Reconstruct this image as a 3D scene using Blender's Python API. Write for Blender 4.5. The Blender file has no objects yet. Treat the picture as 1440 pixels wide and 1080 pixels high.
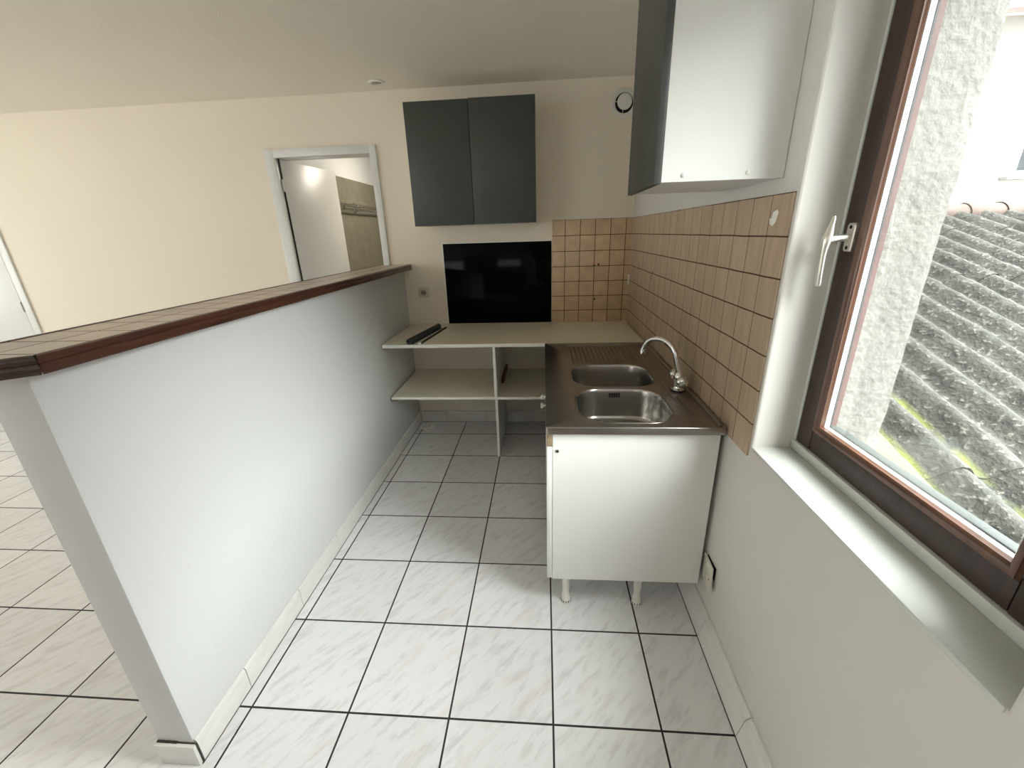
import bpy, bmesh, math, random
from mathutils import Vector, Matrix, noise
random.seed(7)
S = bpy.context.scene
COL = S.collection
PI = math.pi

# ------------------------------------------------------------------ camera
cam = bpy.data.cameras.new('camera'); camo = bpy.data.objects.new('camera', cam); COL.objects.link(camo)
right = Vector((0.99698086, 0.07131575, -0.030712)); up = Vector((0.00437225, 0.34334168, 0.93920039)); fwd = Vector((-0.07752448, 0.9364991, -0.34199327))
M = Matrix.Identity(4)
for r in range(3):
    M[r][0] = right[r]; M[r][1] = up[r]; M[r][2] = -fwd[r]
M.translation = Vector((0.97534, -0.86265, 1.45623))
camo.matrix_world = M
cam.sensor_width = 36.0; cam.lens = 36.0 * 583.29 / 1440.0; cam.clip_start = 0.02
S.camera = camo

# ------------------------------------------------------------------ sky, light, exposure
W = bpy.data.worlds.new('world'); S.world = W; W.use_nodes = True
bg = W.node_tree.nodes['Background']; bg.inputs[0].default_value = (0.96, 0.98, 1.0, 1); bg.inputs[1].default_value = 1.4

def area(name, loc, direction, sx, sy, power, color=(1, 1, 1)):
    l = bpy.data.lights.new(name, 'AREA'); l.shape = 'RECTANGLE'; l.size = sx; l.size_y = sy; l.energy = power; l.color = color
    o = bpy.data.objects.new(name, l); COL.objects.link(o); o.location = loc
    o.rotation_euler = Vector(direction).to_track_quat('-Z', 'Z').to_euler(); return o
# bright side of the overcast sky: a very soft, wide glow from beyond the kitchen window
sl = bpy.data.lights.new('sky_glow', 'SUN'); sl.energy = 12.3; sl.angle = math.radians(62); sl.color = (0.97, 0.99, 1.0)
so = bpy.data.objects.new('sky_glow', sl); COL.objects.link(so); so.location = (4, -1.5, 4)
so.rotation_euler = Vector((-1.0, 0.42, -1.0)).to_track_quat('-Z', 'Z').to_euler()
# daylight falling in through the left living-room window
area('sky_daylight_living_room', (-5.45, -0.3, 1.7), (1, 0.40, -0.05), 2.4, 1.7, 23.5, (0.97, 0.985, 1.0))
area('added_fill_near_wall', (-2.9, -3.4, 1.75), (0.05, 1, -0.05), 1.8, 1.5, 3, (1.0, 0.96, 0.90))  # fill lamp added outside the unseen near wall
area('bathroom_fill', (-0.1, 3.5, 2.30), (-0.3, 0, -1), 0.3, 0.3, 7, (1.0, 0.93, 0.80))  # unseen fill lamp added to brighten the room beyond the doorway

vs = S.view_settings
vs.view_transform = 'Standard'; vs.look = 'None'; vs.gamma = 1; vs.use_curve_mapping = False; vs.exposure = 1.26

# ------------------------------------------------------------------ materials
def new_mat(name):
    m = bpy.data.materials.new(name); m.use_nodes = True
    return m, m.node_tree.nodes, m.node_tree.links, m.node_tree.nodes['Principled BSDF']
def rgba(c): return (c[0], c[1], c[2], 1)
def mat(name, col, rough=0.5, metal=0.0, var=0.05, scale=6.0, bump=0.0, bscale=120.0, col2=None, coat=0.0, stretch=None, spec=None):
    m, N, L, b = new_mat(name)
    tc = N.new('ShaderNodeTexCoord'); src = tc.outputs['Object']
    if stretch:
        mp = N.new('ShaderNodeMapping'); mp.inputs['Scale'].default_value = stretch; L.new(src, mp.inputs[0]); src = mp.outputs[0]
    n = N.new('ShaderNodeTexNoise'); n.inputs['Scale'].default_value = scale; n.inputs['Detail'].default_value = 5
    L.new(src, n.inputs['Vector'])
    r = N.new('ShaderNodeValToRGB'); c2 = col2 or tuple(max(0, x * (1 - var)) for x in col)
    r.color_ramp.elements[0].position = 0.3; r.color_ramp.elements[1].position = 0.7
    r.color_ramp.elements[0].color = rgba(c2); r.color_ramp.elements[1].color = rgba(col)
    L.new(n.outputs['Fac'], r.inputs[0]); L.new(r.outputs[0], b.inputs['Base Color'])
    b.inputs['Roughness'].default_value = rough; b.inputs['Metallic'].default_value = metal
    if coat: b.inputs['Coat Weight'].default_value = coat
    if spec is not None: b.inputs['Specular IOR Level'].default_value = spec
    if bump:
        n2 = N.new('ShaderNodeTexNoise'); n2.inputs['Scale'].default_value = bscale; n2.inputs['Detail'].default_value = 4
        L.new(src, n2.inputs['Vector'])
        bp = N.new('ShaderNodeBump'); bp.inputs['Strength'].default_value = bump; bp.inputs['Distance'].default_value = 0.004
        L.new(n2.outputs['Fac'], bp.inputs['Height']); L.new(bp.outputs[0], b.inputs['Normal'])
    return m
def mth(N, L, op, a, b=None, c=None):
    n = N.new('ShaderNodeMath'); n.operation = op
    for i, v in enumerate((a, b, c)):
        if v is None: continue
        if isinstance(v, (int, float)): n.inputs[i].default_value = v
        else: L.new(v, n.inputs[i])
    return n.outputs[0]
def mixc(N, L, fac, a, b):
    n = N.new('ShaderNodeMix'); n.data_type = 'RGBA'
    if isinstance(fac, (int, float)): n.inputs[0].default_value = fac
    else: L.new(fac, n.inputs[0])
    for i, v in ((6, a), (7, b)):
        if isinstance(v, tuple): n.inputs[i].default_value = rgba(v)
        else: L.new(v, n.inputs[i])
    return n.outputs[2]
def line_mask(N, L, coord, pitch, off, half):
    """1 on a joint line, 0 elsewhere"""
    a = mth(N, L, 'SUBTRACT', coord, off); a = mth(N, L, 'DIVIDE', a, pitch)
    f = mth(N, L, 'FRACT', mth(N, L, 'ADD', a, 1000.5)); d = mth(N, L, 'ABSOLUTE', mth(N, L, 'SUBTRACT', f, 0.5))
    return mth(N, L, 'LESS_THAN', d, half / pitch)

def tile_material(name, axes, pitch, offs, half, tile_a, tile_b, grout, rough, streak=None, veins=None, wscale=18, bump=0.25, warp=0.0):
    """square tiles with joints; axes = which world axes the grid runs along (objects sit at the origin)"""
    m, N, L, b = new_mat(name)
    tc = N.new('ShaderNodeTexCoord'); sx = N.new('ShaderNodeSeparateXYZ'); L.new(tc.outputs['Object'], sx.inputs[0])
    cu, cv = sx.outputs[axes[0]], sx.outputs[axes[1]]
    if warp:
        wn = N.new('ShaderNodeTexNoise'); wn.inputs['Scale'].default_value = 7; L.new(tc.outputs['Object'], wn.inputs['Vector'])
        w = mth(N, L, 'MULTIPLY', mth(N, L, 'SUBTRACT', wn.outputs['Fac'], 0.5), warp)
        cu = mth(N, L, 'ADD', cu, w); cv = mth(N, L, 'ADD', cv, w)
    g = mth(N, L, 'MAXIMUM', line_mask(N, L, cu, pitch, offs[0], half[0]), line_mask(N, L, cv, pitch, offs[1], half[1]))
    iu = mth(N, L, 'FLOOR', mth(N, L, 'DIVIDE', mth(N, L, 'SUBTRACT', cu, offs[0]), pitch))
    iv = mth(N, L, 'FLOOR', mth(N, L, 'DIVIDE', mth(N, L, 'SUBTRACT', cv, offs[1]), pitch))
    cb = N.new('ShaderNodeCombineXYZ'); L.new(iu, cb.inputs[0]); L.new(iv, cb.inputs[1])
    wn = N.new('ShaderNodeTexWhiteNoise'); L.new(cb.outputs[0], wn.inputs['Vector'])
    # per-tile offset of the pattern
    vm = N.new('ShaderNodeVectorMath'); vm.operation = 'SCALE'; L.new(wn.outputs['Color'], vm.inputs[0]); vm.inputs['Scale'].default_value = 13.0
    va = N.new('ShaderNodeVectorMath'); va.operation = 'ADD'; L.new(tc.outputs['Object'], va.inputs[0]); L.new(vm.outputs[0], va.inputs[1])
    mp = N.new('ShaderNodeMapping')
    if streak:
        mp.vector_type = 'TEXTURE'
        mp.inputs['Rotation'].default_value = streak[0]; mp.inputs['Scale'].default_value = streak[1]
    L.new(va.outputs[0], mp.inputs[0])
    n1 = N.new('ShaderNodeTexNoise'); n1.inputs['Scale'].default_value = wscale; n1.inputs['Detail'].default_value = 6; n1.inputs['Roughness'].default_value = 0.6
    L.new(mp.outputs[0], n1.inputs['Vector'])
    r = N.new('ShaderNodeValToRGB'); e = r.color_ramp.elements
    e[0].position = 0.30 if not veins else 0.34; e[0].color = rgba(tile_b); e[1].position = 0.62 if not veins else 0.50; e[1].color = rgba(tile_a)
    L.new(n1.outputs['Fac'], r.inputs[0]); c = r.outputs[0]
    if veins:
        n2 = N.new('ShaderNodeTexNoise'); n2.inputs['Scale'].default_value = wscale * 0.45; n2.inputs['Detail'].default_value = 3
        va2 = N.new('ShaderNodeVectorMath'); va2.operation = 'ADD'; L.new(mp.outputs[0], va2.inputs[0]); va2.inputs[1].default_value = (31, 7, 3)
        L.new(va2.outputs[0], n2.inputs['Vector'])
        f = N.new('ShaderNodeMapRange'); f.inputs['From Min'].default_value = 0.56; f.inputs['From Max'].default_value = 0.72
        L.new(n2.outputs['Fac'], f.inputs['Value']); c = mixc(N, L, mth(N, L, 'MULTIPLY', f.outputs[0], 0.55), c, veins)
    tv = mth(N, L, 'MULTIPLY', mth(N, L, 'SUBTRACT', wn.outputs['Value'], 0.5), 0.10)
    hs = N.new('ShaderNodeHueSaturation'); L.new(c, hs.inputs['Color']); L.new(mth(N, L, 'ADD', tv, 1.0), hs.inputs['Value'])
    c = mixc(N, L, g, hs.outputs[0], grout); L.new(c, b.inputs['Base Color'])
    L.new(mth(N, L, 'ADD', mth(N, L, 'MULTIPLY', g, 0.6), rough), b.inputs['Roughness'])
    bp = N.new('ShaderNodeBump'); bp.inputs['Strength'].default_value = bump; bp.inputs['Distance'].default_value = 0.002
    h = mth(N, L, 'SUBTRACT', mth(N, L, 'MULTIPLY', n1.outputs['Fac'], 0.15), g)
    L.new(h, bp.inputs['Height']); L.new(bp.outputs[0], b.inputs['Normal'])
    return m

T = 0.333
WT = 0.1039
M_floor = tile_material('floor_tile', (0, 1), T, (0, 0), (0.0032, 0.0032), (0.86, 0.855, 0.85), (0.735, 0.72, 0.715), (0.022, 0.018, 0.018), 0.22,
                        streak=((0, 0, 0.85), (1.0, 0.25, 1.0)), veins=(0.80, 0.72, 0.695), wscale=11, bump=0.12)
YB, XW = 2.234, 1.588
GR = (0.085, 0.045, 0.022)
M_tile_back = tile_material('wall_tile_back', (0, 2), WT, (3.3773 * T, 1.530), (0.0022, 0.0022), (0.74, 0.54, 0.34), (0.58, 0.41, 0.25), GR, 0.35, wscale=14, bump=0.3, warp=0.004)
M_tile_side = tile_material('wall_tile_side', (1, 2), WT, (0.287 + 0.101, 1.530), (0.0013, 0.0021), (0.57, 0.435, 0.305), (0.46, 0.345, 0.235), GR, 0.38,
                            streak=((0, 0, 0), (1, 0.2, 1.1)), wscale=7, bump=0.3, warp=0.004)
M_tile_ledge = tile_material('ledge_tile', (0, 1), 0.105, (-0.114, -0.045), (0.0022, 0.0022), (0.56, 0.45, 0.36), (0.44, 0.34, 0.27), (0.11, 0.065, 0.045), 0.3, wscale=12, bump=0.2)
M_bath = tile_material('bath_tile', (1, 2), 0.2, (0.07, 0.0), (0.0012, 0.0012), (0.24, 0.22, 0.165), (0.19, 0.17, 0.125), (0.33, 0.31, 0.25), 0.3, wscale=9)

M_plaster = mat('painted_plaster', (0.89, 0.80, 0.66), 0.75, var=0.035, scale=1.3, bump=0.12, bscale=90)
M_plaster_n = mat('white_painted_plaster', (0.71, 0.708, 0.70), 0.6, var=0.03, scale=1.6, bump=0.12, bscale=70)
M_ceil = mat('painted_ceiling', (0.87, 0.81, 0.69), 0.85, var=0.03, scale=1.1, bump=0.35, bscale=160)
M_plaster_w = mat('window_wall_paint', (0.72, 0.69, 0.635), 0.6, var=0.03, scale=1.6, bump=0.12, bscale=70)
M_gloss_white = mat('gloss_white_paint', (0.66, 0.675, 0.63), 0.35, var=0.04, scale=9, bump=0.15, bscale=25)
M_near = mat('taupe_paint', (0.42, 0.39, 0.34), 0.8)
M_lac = mat('white_laminate', (0.80, 0.79, 0.755), 0.33, var=0.015, scale=3)
M_edge = mat('white_edging', (0.95, 0.93, 0.86), 0.4, var=0.03, scale=8)
M_raw = mat('raw_chipboard', (0.42, 0.32, 0.20), 0.8, var=0.4, scale=60)
M_work = mat('worktop_laminate', (0.87, 0.80, 0.63), 0.38, var=0.09, scale=11, bump=0.05, bscale=200)
M_door_grey = mat('grey_cabinet_front', (0.062, 0.064, 0.058), 0.42, var=0.06, scale=5)
M_skirt = mat('marble_skirting', (0.80, 0.78, 0.74), 0.3, var=0.10, scale=12, stretch=(1, 1, 3))
M_joint = mat('dark_joint', (0.05, 0.04, 0.035), 0.9)
M_wood = mat('mahogany_wood', (0.095, 0.030, 0.016), 0.38, var=0.55, scale=8, stretch=(6, 0.6, 6), bump=0.2, bscale=40, coat=0.2)
M_wood_d = mat('mahogany_wood_end', (0.055, 0.026, 0.018), 0.42, var=0.45, scale=8, stretch=(0.6, 6, 6), bump=0.2, bscale=40, coat=0.15)
M_sash = mat('dark_varnished_wood', (0.050, 0.026, 0.020), 0.40, var=0.35, scale=9, stretch=(5, 5, 0.5), bump=0.15, bscale=50)
M_bead = mat('varnished_bead', (0.14, 0.062, 0.035), 0.28, var=0.35, scale=9, stretch=(5, 5, 0.5), coat=0.4)
M_outwood = mat('weathered_outer_wood', (0.16, 0.085, 0.075), 0.6, var=0.25, scale=12)
M_putty = mat('white_putty', (0.88, 0.88, 0.86), 0.6, var=0.06, scale=30)
M_drip = mat('green_grey_weatherstrip', (0.075, 0.085, 0.078), 0.5)
M_gasket = mat('dark_gasket', (0.03, 0.035, 0.035), 0.6)
M_steel = mat('stainless_steel', (0.36, 0.335, 0.31), 0.30, metal=1.0, var=0.12, scale=5, stretch=(1, 6, 1))
M_bowl = mat('brushed_steel_bowl', (0.50, 0.48, 0.45), 0.27, metal=1.0, var=0.18, scale=6, stretch=(6, 6, 1))
M_chrome = mat('chrome', (0.78, 0.77, 0.75), 0.12, metal=1.0, var=0.02)
M_black = mat('black_rubber_and_shade', (0.012, 0.012, 0.012), 0.6)
M_hole = mat('dark_opening', (0.006, 0.005, 0.005), 0.9)
M_glass_blk = mat('black_glass', (0.002, 0.002, 0.0022), 0.10, var=0.2, spec=0.08)
M_handle = mat('satin_nickel', (0.74, 0.71, 0.64), 0.28, metal=0.85, var=0.03)
M_plast = mat('white_plastic', (0.80, 0.78, 0.71), 0.4, var=0.03)
M_plast_y = mat('aged_cream_plastic', (0.70, 0.66, 0.55), 0.45, var=0.06, scale=20)
M_roll = mat('dark_grey_vinyl', (0.045, 0.050, 0.050), 0.5, var=0.2, scale=20)
M_red = mat('red_brown_wood', (0.20, 0.055, 0.025), 0.6, var=0.3, scale=30)
M_rend = mat('rough_render', (0.245, 0.24, 0.217), 0.95, col2=(0.195, 0.19, 0.168), scale=110, bump=1.0, bscale=55)
M_mortar = mat('mossy_mortar', (0.175, 0.168, 0.088), 0.95, col2=(0.13, 0.135, 0.06), scale=14, bump=0.9, bscale=60)
M_ridge = mat('faded_clay_ridge', (0.150, 0.108, 0.09), 0.9, var=0.3, scale=14, bump=0.6, bscale=50)
M_nbwall = mat('cream_house_render', (0.88, 0.87, 0.81), 0.9, var=0.03, scale=3)
M_clay = mat('pink_clay_tile', (0.26, 0.18, 0.16), 0.85, var=0.25, scale=8)
M_zinc = mat('pale_flashing', (0.25, 0.25, 0.24), 0.5, var=0.15, scale=12)
M_nbglass = mat('grey_window_glass', (0.07, 0.08, 0.085), 0.15, var=0.2, scale=3)

# glass pane: mostly clear with a faint reflection
M_pane, N, L, b = new_mat('clear_glass')
N.remove(b); out = [n for n in N if n.type == 'OUTPUT_MATERIAL'][0]
tr = N.new('ShaderNodeBsdfTransparent'); tr.inputs[0].default_value = (0.95, 0.97, 0.96, 1); gl = N.new('ShaderNodeBsdfGlossy'); gl.inputs['Roughness'].default_value = 0.02
fr = N.new('ShaderNodeFresnel'); fr.inputs['IOR'].default_value = 1.35; mx = N.new('ShaderNodeMixShader')
L.new(mth(N, L, 'MULTIPLY', fr.outputs[0], 0.25), mx.inputs[0]); L.new(tr.outputs[0], mx.inputs[1]); L.new(gl.outputs[0], mx.inputs[2]); L.new(mx.outputs[0], out.inputs[0])

# corrugated roof sheets: local x runs across the waves
PITCH = 0.177
M_roof, N, L, b = new_mat('lichened_fibre_cement')
tc = N.new('ShaderNodeTexCoord'); sx = N.new('ShaderNodeSeparateXYZ'); L.new(tc.outputs['Object'], sx.inputs[0])
wave = mth(N, L, 'COSINE', mth(N, L, 'MULTIPLY', sx.outputs[0], 2 * PI / PITCH))
n1 = N.new('ShaderNodeTexNoise'); n1.inputs['Scale'].default_value = 9; n1.inputs['Detail'].default_value = 8; n1.inputs['Roughness'].default_value = 0.7; L.new(tc.outputs['Object'], n1.inputs['Vector'])
r = N.new('ShaderNodeValToRGB'); e = r.color_ramp.elements; e[0].position = 0.3; e[0].color = (0.030, 0.031, 0.027, 1); e[1].position = 0.72; e[1].color = (0.105, 0.100, 0.086, 1)
L.new(n1.outputs['Fac'], r.inputs[0])
n2 = N.new('ShaderNodeTexNoise'); n2.inputs['Scale'].default_value = 52; n2.inputs['Detail'].default_value = 5; L.new(tc.outputs['Object'], n2.inputs['Vector'])
lm = N.new('ShaderNodeMapRange'); lm.inputs['From Min'].default_value = 0.58; lm.inputs['From Max'].default_value = 0.65; L.new(n2.outputs['Fac'], lm.inputs['Value'])
c = mixc(N, L, mth(N, L, 'MULTIPLY', lm.outputs[0], 0.7), r.outputs[0], (0.22, 0.21, 0.18))
# yellow-green moss in the valleys near the low edge
mv = N.new('ShaderNodeMapRange'); mv.inputs['From Min'].default_value = -0.72; mv.inputs['From Max'].default_value = -0.98; L.new(wave, mv.inputs['Value'])
my = N.new('ShaderNodeMapRange'); my.inputs['From Min'].default_value = 1.1; my.inputs['From Max'].default_value = 0.4; L.new(sx.outputs[1], my.inputs['Value'])
mx_ = N.new('ShaderNodeMapRange'); mx_.inputs['From Min'].default_value = 0.16; mx_.inputs['From Max'].default_value = 0.06; L.new(sx.outputs[0], mx_.inputs['Value'])
n3 = N.new('ShaderNodeTexNoise'); n3.inputs['Scale'].default_value = 11; n3.inputs['Detail'].default_value = 4; L.new(tc.outputs['Object'], n3.inputs['Vector'])
mn = N.new('ShaderNodeMapRange'); mn.inputs['From Min'].default_value = 0.36; mn.inputs['From Max'].default_value = 0.56; L.new(n3.outputs['Fac'], mn.inputs['Value'])
mm = mth(N, L, 'MULTIPLY', mth(N, L, 'MULTIPLY', mv.outputs[0], my.outputs[0]), mth(N, L, 'MULTIPLY', mx_.outputs[0], mn.outputs[0]))
c = mixc(N, L, mm, c, (0.13, 0.15, 0.022)); L.new(c, b.inputs['Base Color']); b.inputs['Roughness'].default_value = 0.95
bp = N.new('ShaderNodeBump'); bp.inputs['Strength'].default_value = 0.9; bp.inputs['Distance'].default_value = 0.012
L.new(mth(N, L, 'ADD', n2.outputs['Fac'], n1.outputs['Fac']), bp.inputs['Height']); L.new(bp.outputs[0], b.inputs['Normal'])

# ------------------------------------------------------------------ mesh helpers
def add_box(bm, x0, x1, y0, y1, z0, z1, bev=0.0, seg=2):
    t = bmesh.new()
    bmesh.ops.create_cube(t, size=1.0)
    for v in t.verts:
        v.co = Vector(((x0 + x1) / 2 + v.co.x * (x1 - x0), (y0 + y1) / 2 + v.co.y * (y1 - y0), (z0 + z1) / 2 + v.co.z * (z1 - z0)))
    if bev: bmesh.ops.bevel(t, geom=t.edges[:], offset=bev, segments=seg, affect='EDGES', profile=0.5)
    merge(bm, t)
def merge(bm, t, mtx=None):
    me = bpy.data.meshes.new('tmp'); t.to_mesh(me); t.free()
    if mtx: me.transform(mtx)
    bm.from_mesh(me); bpy.data.meshes.remove(me)
def add_loft(bm, rings, cap0=True, cap1=True, closed=True):
    vr = [[bm.verts.new(p) for p in ring] for ring in rings]
    n = len(rings[0])
    for a, b_ in zip(vr[:-1], vr[1:]):
        for i in range(n if closed else n - 1):
            j = (i + 1) % n
            bm.faces.new((a[i], a[j], b_[j], b_[i]))
    if cap0: bm.faces.new(list(reversed(vr[0])))
    if cap1: bm.faces.new(vr[-1])
    return vr
def circle(c, r, ax1, ax2, n=20):
    c = Vector(c); return [c + ax1 * (r * math.cos(2 * PI * i / n)) + ax2 * (r * math.sin(2 * PI * i / n)) for i in range(n)]
def add_tube(bm, pts, rad, n=14, cap=True):
    pts = [Vector(p) for p in pts]; rings = []
    if not isinstance(rad, (list, tuple)): rad = [rad] * len(pts)
    ref = None
    for i, p in enumerate(pts):
        d = (pts[min(i + 1, len(pts) - 1)] - pts[max(i - 1, 0)]).normalized()
        if ref is None: ref = d.orthogonal().normalized()
        a = (ref - d * ref.dot(d)).normalized(); ref = a; b_ = d.cross(a)
        rings.append(circle(p, rad[i], a, b_, n))
    add_loft(bm, rings, cap, cap)
def add_lathe(bm, prof, origin, axis='Z', n=28, cap=True):
    ax = {'X': Vector((1, 0, 0)), 'Y': Vector((0, 1, 0)), 'Z': Vector((0, 0, 1))}[axis] if isinstance(axis, str) else Vector(axis).normalized()
    a = ax.orthogonal().normalized(); b_ = ax.cross(a)
    add_loft(bm, [circle(Vector(origin) + ax * h, r, a, b_, n) for r, h in prof], cap, cap)
def rrect(cx, cy, hx, hy, r, z, n=8):
    out = []
    for sx_, sy_, a0 in ((1, 1, 0), (-1, 1, 90), (-1, -1, 180), (1, -1, 270)):
        for k in range(n + 1):
            a = math.radians(a0 + 90 * k / n)
            out.append(Vector((cx + sx_ * (hx - r) + r * math.cos(a), cy + sy_ * (hy - r) + r * math.sin(a), z)))
    return out
def obj(name, bm, m, parent=None, smooth=False, label=None):
    bmesh.ops.recalc_face_normals(bm, faces=bm.faces[:])
    me = bpy.data.meshes.new(name); bm.to_mesh(me); bm.free()
    o = bpy.data.objects.new(name, me); COL.objects.link(o)
    for mm_ in (m if isinstance(m, list) else [m]): me.materials.append(mm_)
    if smooth:
        for p in me.polygons: p.use_smooth = True
        me.set_sharp_from_angle(angle=math.radians(38))
    if parent is not None:
        o.parent = parent
        o.matrix_parent_inverse = parent.matrix_world.inverted() if parent.type != 'EMPTY' else Matrix.Translation(-parent.location)
    if label: o['label'] = label
    return o
def box(name, x0, x1, y0, y1, z0, z1, m, parent=None, bev=0.0, label=None, seg=2):
    bm = bmesh.new(); add_box(bm, x0, x1, y0, y1, z0, z1, bev, seg); return obj(name, bm, m, parent, smooth=bev > 0, label=label)
def tag(o, label, cat, group=None, kind=None):
    o['label'] = label; o['category'] = cat
    if group: o['group'] = group
    if kind: o['kind'] = kind
    return o
def thing(name, loc, label, cat, group=None, kind=None):
    o = bpy.data.objects.new(name, None); COL.objects.link(o); o.location = loc; o.empty_display_size = 0.05
    return tag(o, label, cat, group, kind)

# ------------------------------------------------------------------ room shell
XL, YN, ZC = -5.0, -2.9, 2.345
WX0, WX1, WXO = XW, 1.782, 1.918     # plaster face, outer side of frame rebate, outer wall face
OY0, OY1, OZ0, OZ1 = -0.447, 0.275, 0.84, 2.13

tag(box('floor', XL - 0.1, 1.75, YN - 0.1, 4.7, -0.1, 0, M_floor), 'glossy white marbled square floor tiles with dark joints', 'floor', kind='structure')
tag(box('ceiling', XL - 0.1, 1.93, YN - 0.1, 4.7, ZC, ZC + 0.1, M_ceil), 'off-white painted ceiling over kitchen and living room', 'ceiling', kind='structure')

# back wall with the bathroom doorway
DX0, DX1, DZ = -0.862, -0.195, 1.990
bm = bmesh.new()
add_box(bm, XL - 0.1, DX0 - 0.05, YB, YB + 0.12, 0, ZC)
add_box(bm, DX1 + 0.03, XW, YB, YB + 0.12, 0, ZC)
add_box(bm, DX0 - 0.05, DX1 + 0.03, YB, YB + 0.12, DZ + 0.03, ZC)
tag(obj('wall_back', bm, M_plaster), 'cream painted back wall behind the wall cabinet and the open doorway', 'wall', kind='structure')

# right wall with the window opening: inner plaster skin and outer rendered skin
bm = bmesh.new()
def ring_wall(bm, x0, x1, ya, yb, za, zb, Y0, Y1, Z0, Z1, bev=0):
    add_box(bm, x0, x1, yb, Y1, Z0, Z1); add_box(bm, x0, x1, Y0, ya, Z0, Z1)
    add_box(bm, x0, x1, ya, yb, Z0, za); add_box(bm, x0, x1, ya, yb, zb, Z1)
# plaster skin as one clean loop with softened opening edges
def plaster_skin():
    bm = bmesh.new()
    Y0, Y1, Z0, Z1 = YN - 0.1, YB + 0.05, 0.0, ZC
    o = [Vector((WX0, y, z)) for y, z in ((Y0, Z0), (Y1, Z0), (Y1, Z1), (Y0, Z1))]
    def lp(x, d): return [Vector((x, y, z)) for y, z in ((OY0 - d, OZ0 - d), (OY1 + d, OZ0 - d), (OY1 + d, OZ1 + d), (OY0 - d, OZ1 + d))]
    b_ = 0.006
    rings = [o, lp(WX0, b_), lp(WX0 + 0.0018, 0.0018), lp(WX0 + b_, 0.0), lp(WX1, 0.0)]
    add_loft(bm, rings, False, False)
    return bm
bm = plaster_skin()
add_box(bm, WX0 + 0.02, WX1, OY1 + 0.03, 4.7, -0.1, ZC); add_box(bm, WX0 + 0.02, WX1, YN - 0.1, OY0 - 0.03, -0.1, ZC)
add_box(bm, WX0 + 0.02, WX1, OY0 - 0.03, OY1 + 0.03, -0.1, OZ0 - 0.03); add_box(bm, WX0 + 0.02, WX1, OY0 - 0.03, OY1 + 0.03, OZ1 + 0.03, ZC)
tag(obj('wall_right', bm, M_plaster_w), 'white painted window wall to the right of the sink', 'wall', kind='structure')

# rough outer skin, finely divided reveal so that the render edge is uneven
def rough_outer():
    bm = bmesh.new(); n = 90
    def lump(p, k=0.004): return p + Vector((noise.noise(p * 23) * k + noise.noise(p * 60) * k * 0.6, noise.noise(p * 27 + Vector((5, 0, 0))) * k + noise.noise(p * 71) * k * 0.5, 0))
    # left (far) reveal face + round into the outer face
    cols = []
    prof = [(WX1, 0.250), (WX1 + 0.03, 0.250), (WX1 + 0.06, 0.250), (WX1 + 0.09, 0.250), (WX1 + 0.115, 0.250), (WX1 + 0.130, 0.252), (WXO, 0.262), (WXO, 0.30), (WXO, 0.36), (WXO, 2.6), (WXO, 4.9)]
    for k in range(n + 1):
        z = 0.55 + (3.4 - 0.55) * k / n
        cols.append([lump(Vector((x, y, z))) if y < 0.4 else Vector((x, y, z)) for x, y in prof])
    vr = [[bm.verts.new(p) for p in c_] for c_ in cols]
    for a, b_ in zip(vr[:-1], vr[1:]):
        for i in range(len(prof) - 1): bm.faces.new((a[i], a[i + 1], b_[i + 1], b_[i]))
    add_box(bm, WX1, WXO - 0.006, 0.262, 4.9, -0.6, 3.4)
    add_box(bm, WX1, WXO, -3.2, -0.425, -0.6, 3.4)
    add_box(bm, WX1, WXO, -0.425, 0.262, 2.10, 3.4)
    add_box(bm, WX1, WXO, -0.425, 0.262, -0.6, 0.80)
    return bm
tag(obj('wall_outside', rough_outer(), M_rend, smooth=True), 'rough pale rendered outer wall and window reveal seen through the glass', 'wall', kind='structure')

# left wall with a living-room window, near wall with two added window openings
bm = bmesh.new()
ring_wall(bm, XL - 0.1, XL, -1.2, 1.6, 0.75, 2.15, YN - 0.1, YB + 0.05, 0, ZC)
tag(obj('wall_left', bm, M_plaster), 'painted far left living-room wall with its window opening', 'wall', kind='structure')
bm = bmesh.new()
add_box(bm, XL - 0.1, -3.9, YN - 0.1, YN, 0, ZC); add_box(bm, -1.9, 0.1, YN - 0.1, YN, 0, ZC); add_box(bm, 1.4, 1.75, YN - 0.1, YN, 0, ZC); add_box(bm, 0.1, 1.4, YN - 0.1, YN, 2.15, ZC); add_box(bm, 0.1, 1.4, YN - 0.1, YN, 0, 1.65)
add_box(bm, -3.9, -1.9, YN - 0.1, YN, 0, 0.9); add_box(bm, -3.9, -1.9, YN - 0.1, YN, 2.15, ZC)
tag(obj('wall_near', bm, M_near), 'taupe painted wall behind the photographer', 'wall', kind='structure')

# low partition between kitchen and living room
HX0, HX1, HY0, HZ = -0.166, -0.054, -0.152, 1.226
bm = bmesh.new(); add_box(bm, HX0, HX1, HY0, YB + 0.01, 0, HZ, 0.004)
for v in bm.verts:
    if v.co.y < 0: v.co.x += noise.noise(v.co * 9) * 0.002
tag(obj('wall_partition', bm, M_plaster_n, smooth=True), 'low white partition wall with a tiled and wood-edged ledge on top', 'wall', kind='structure')
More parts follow.
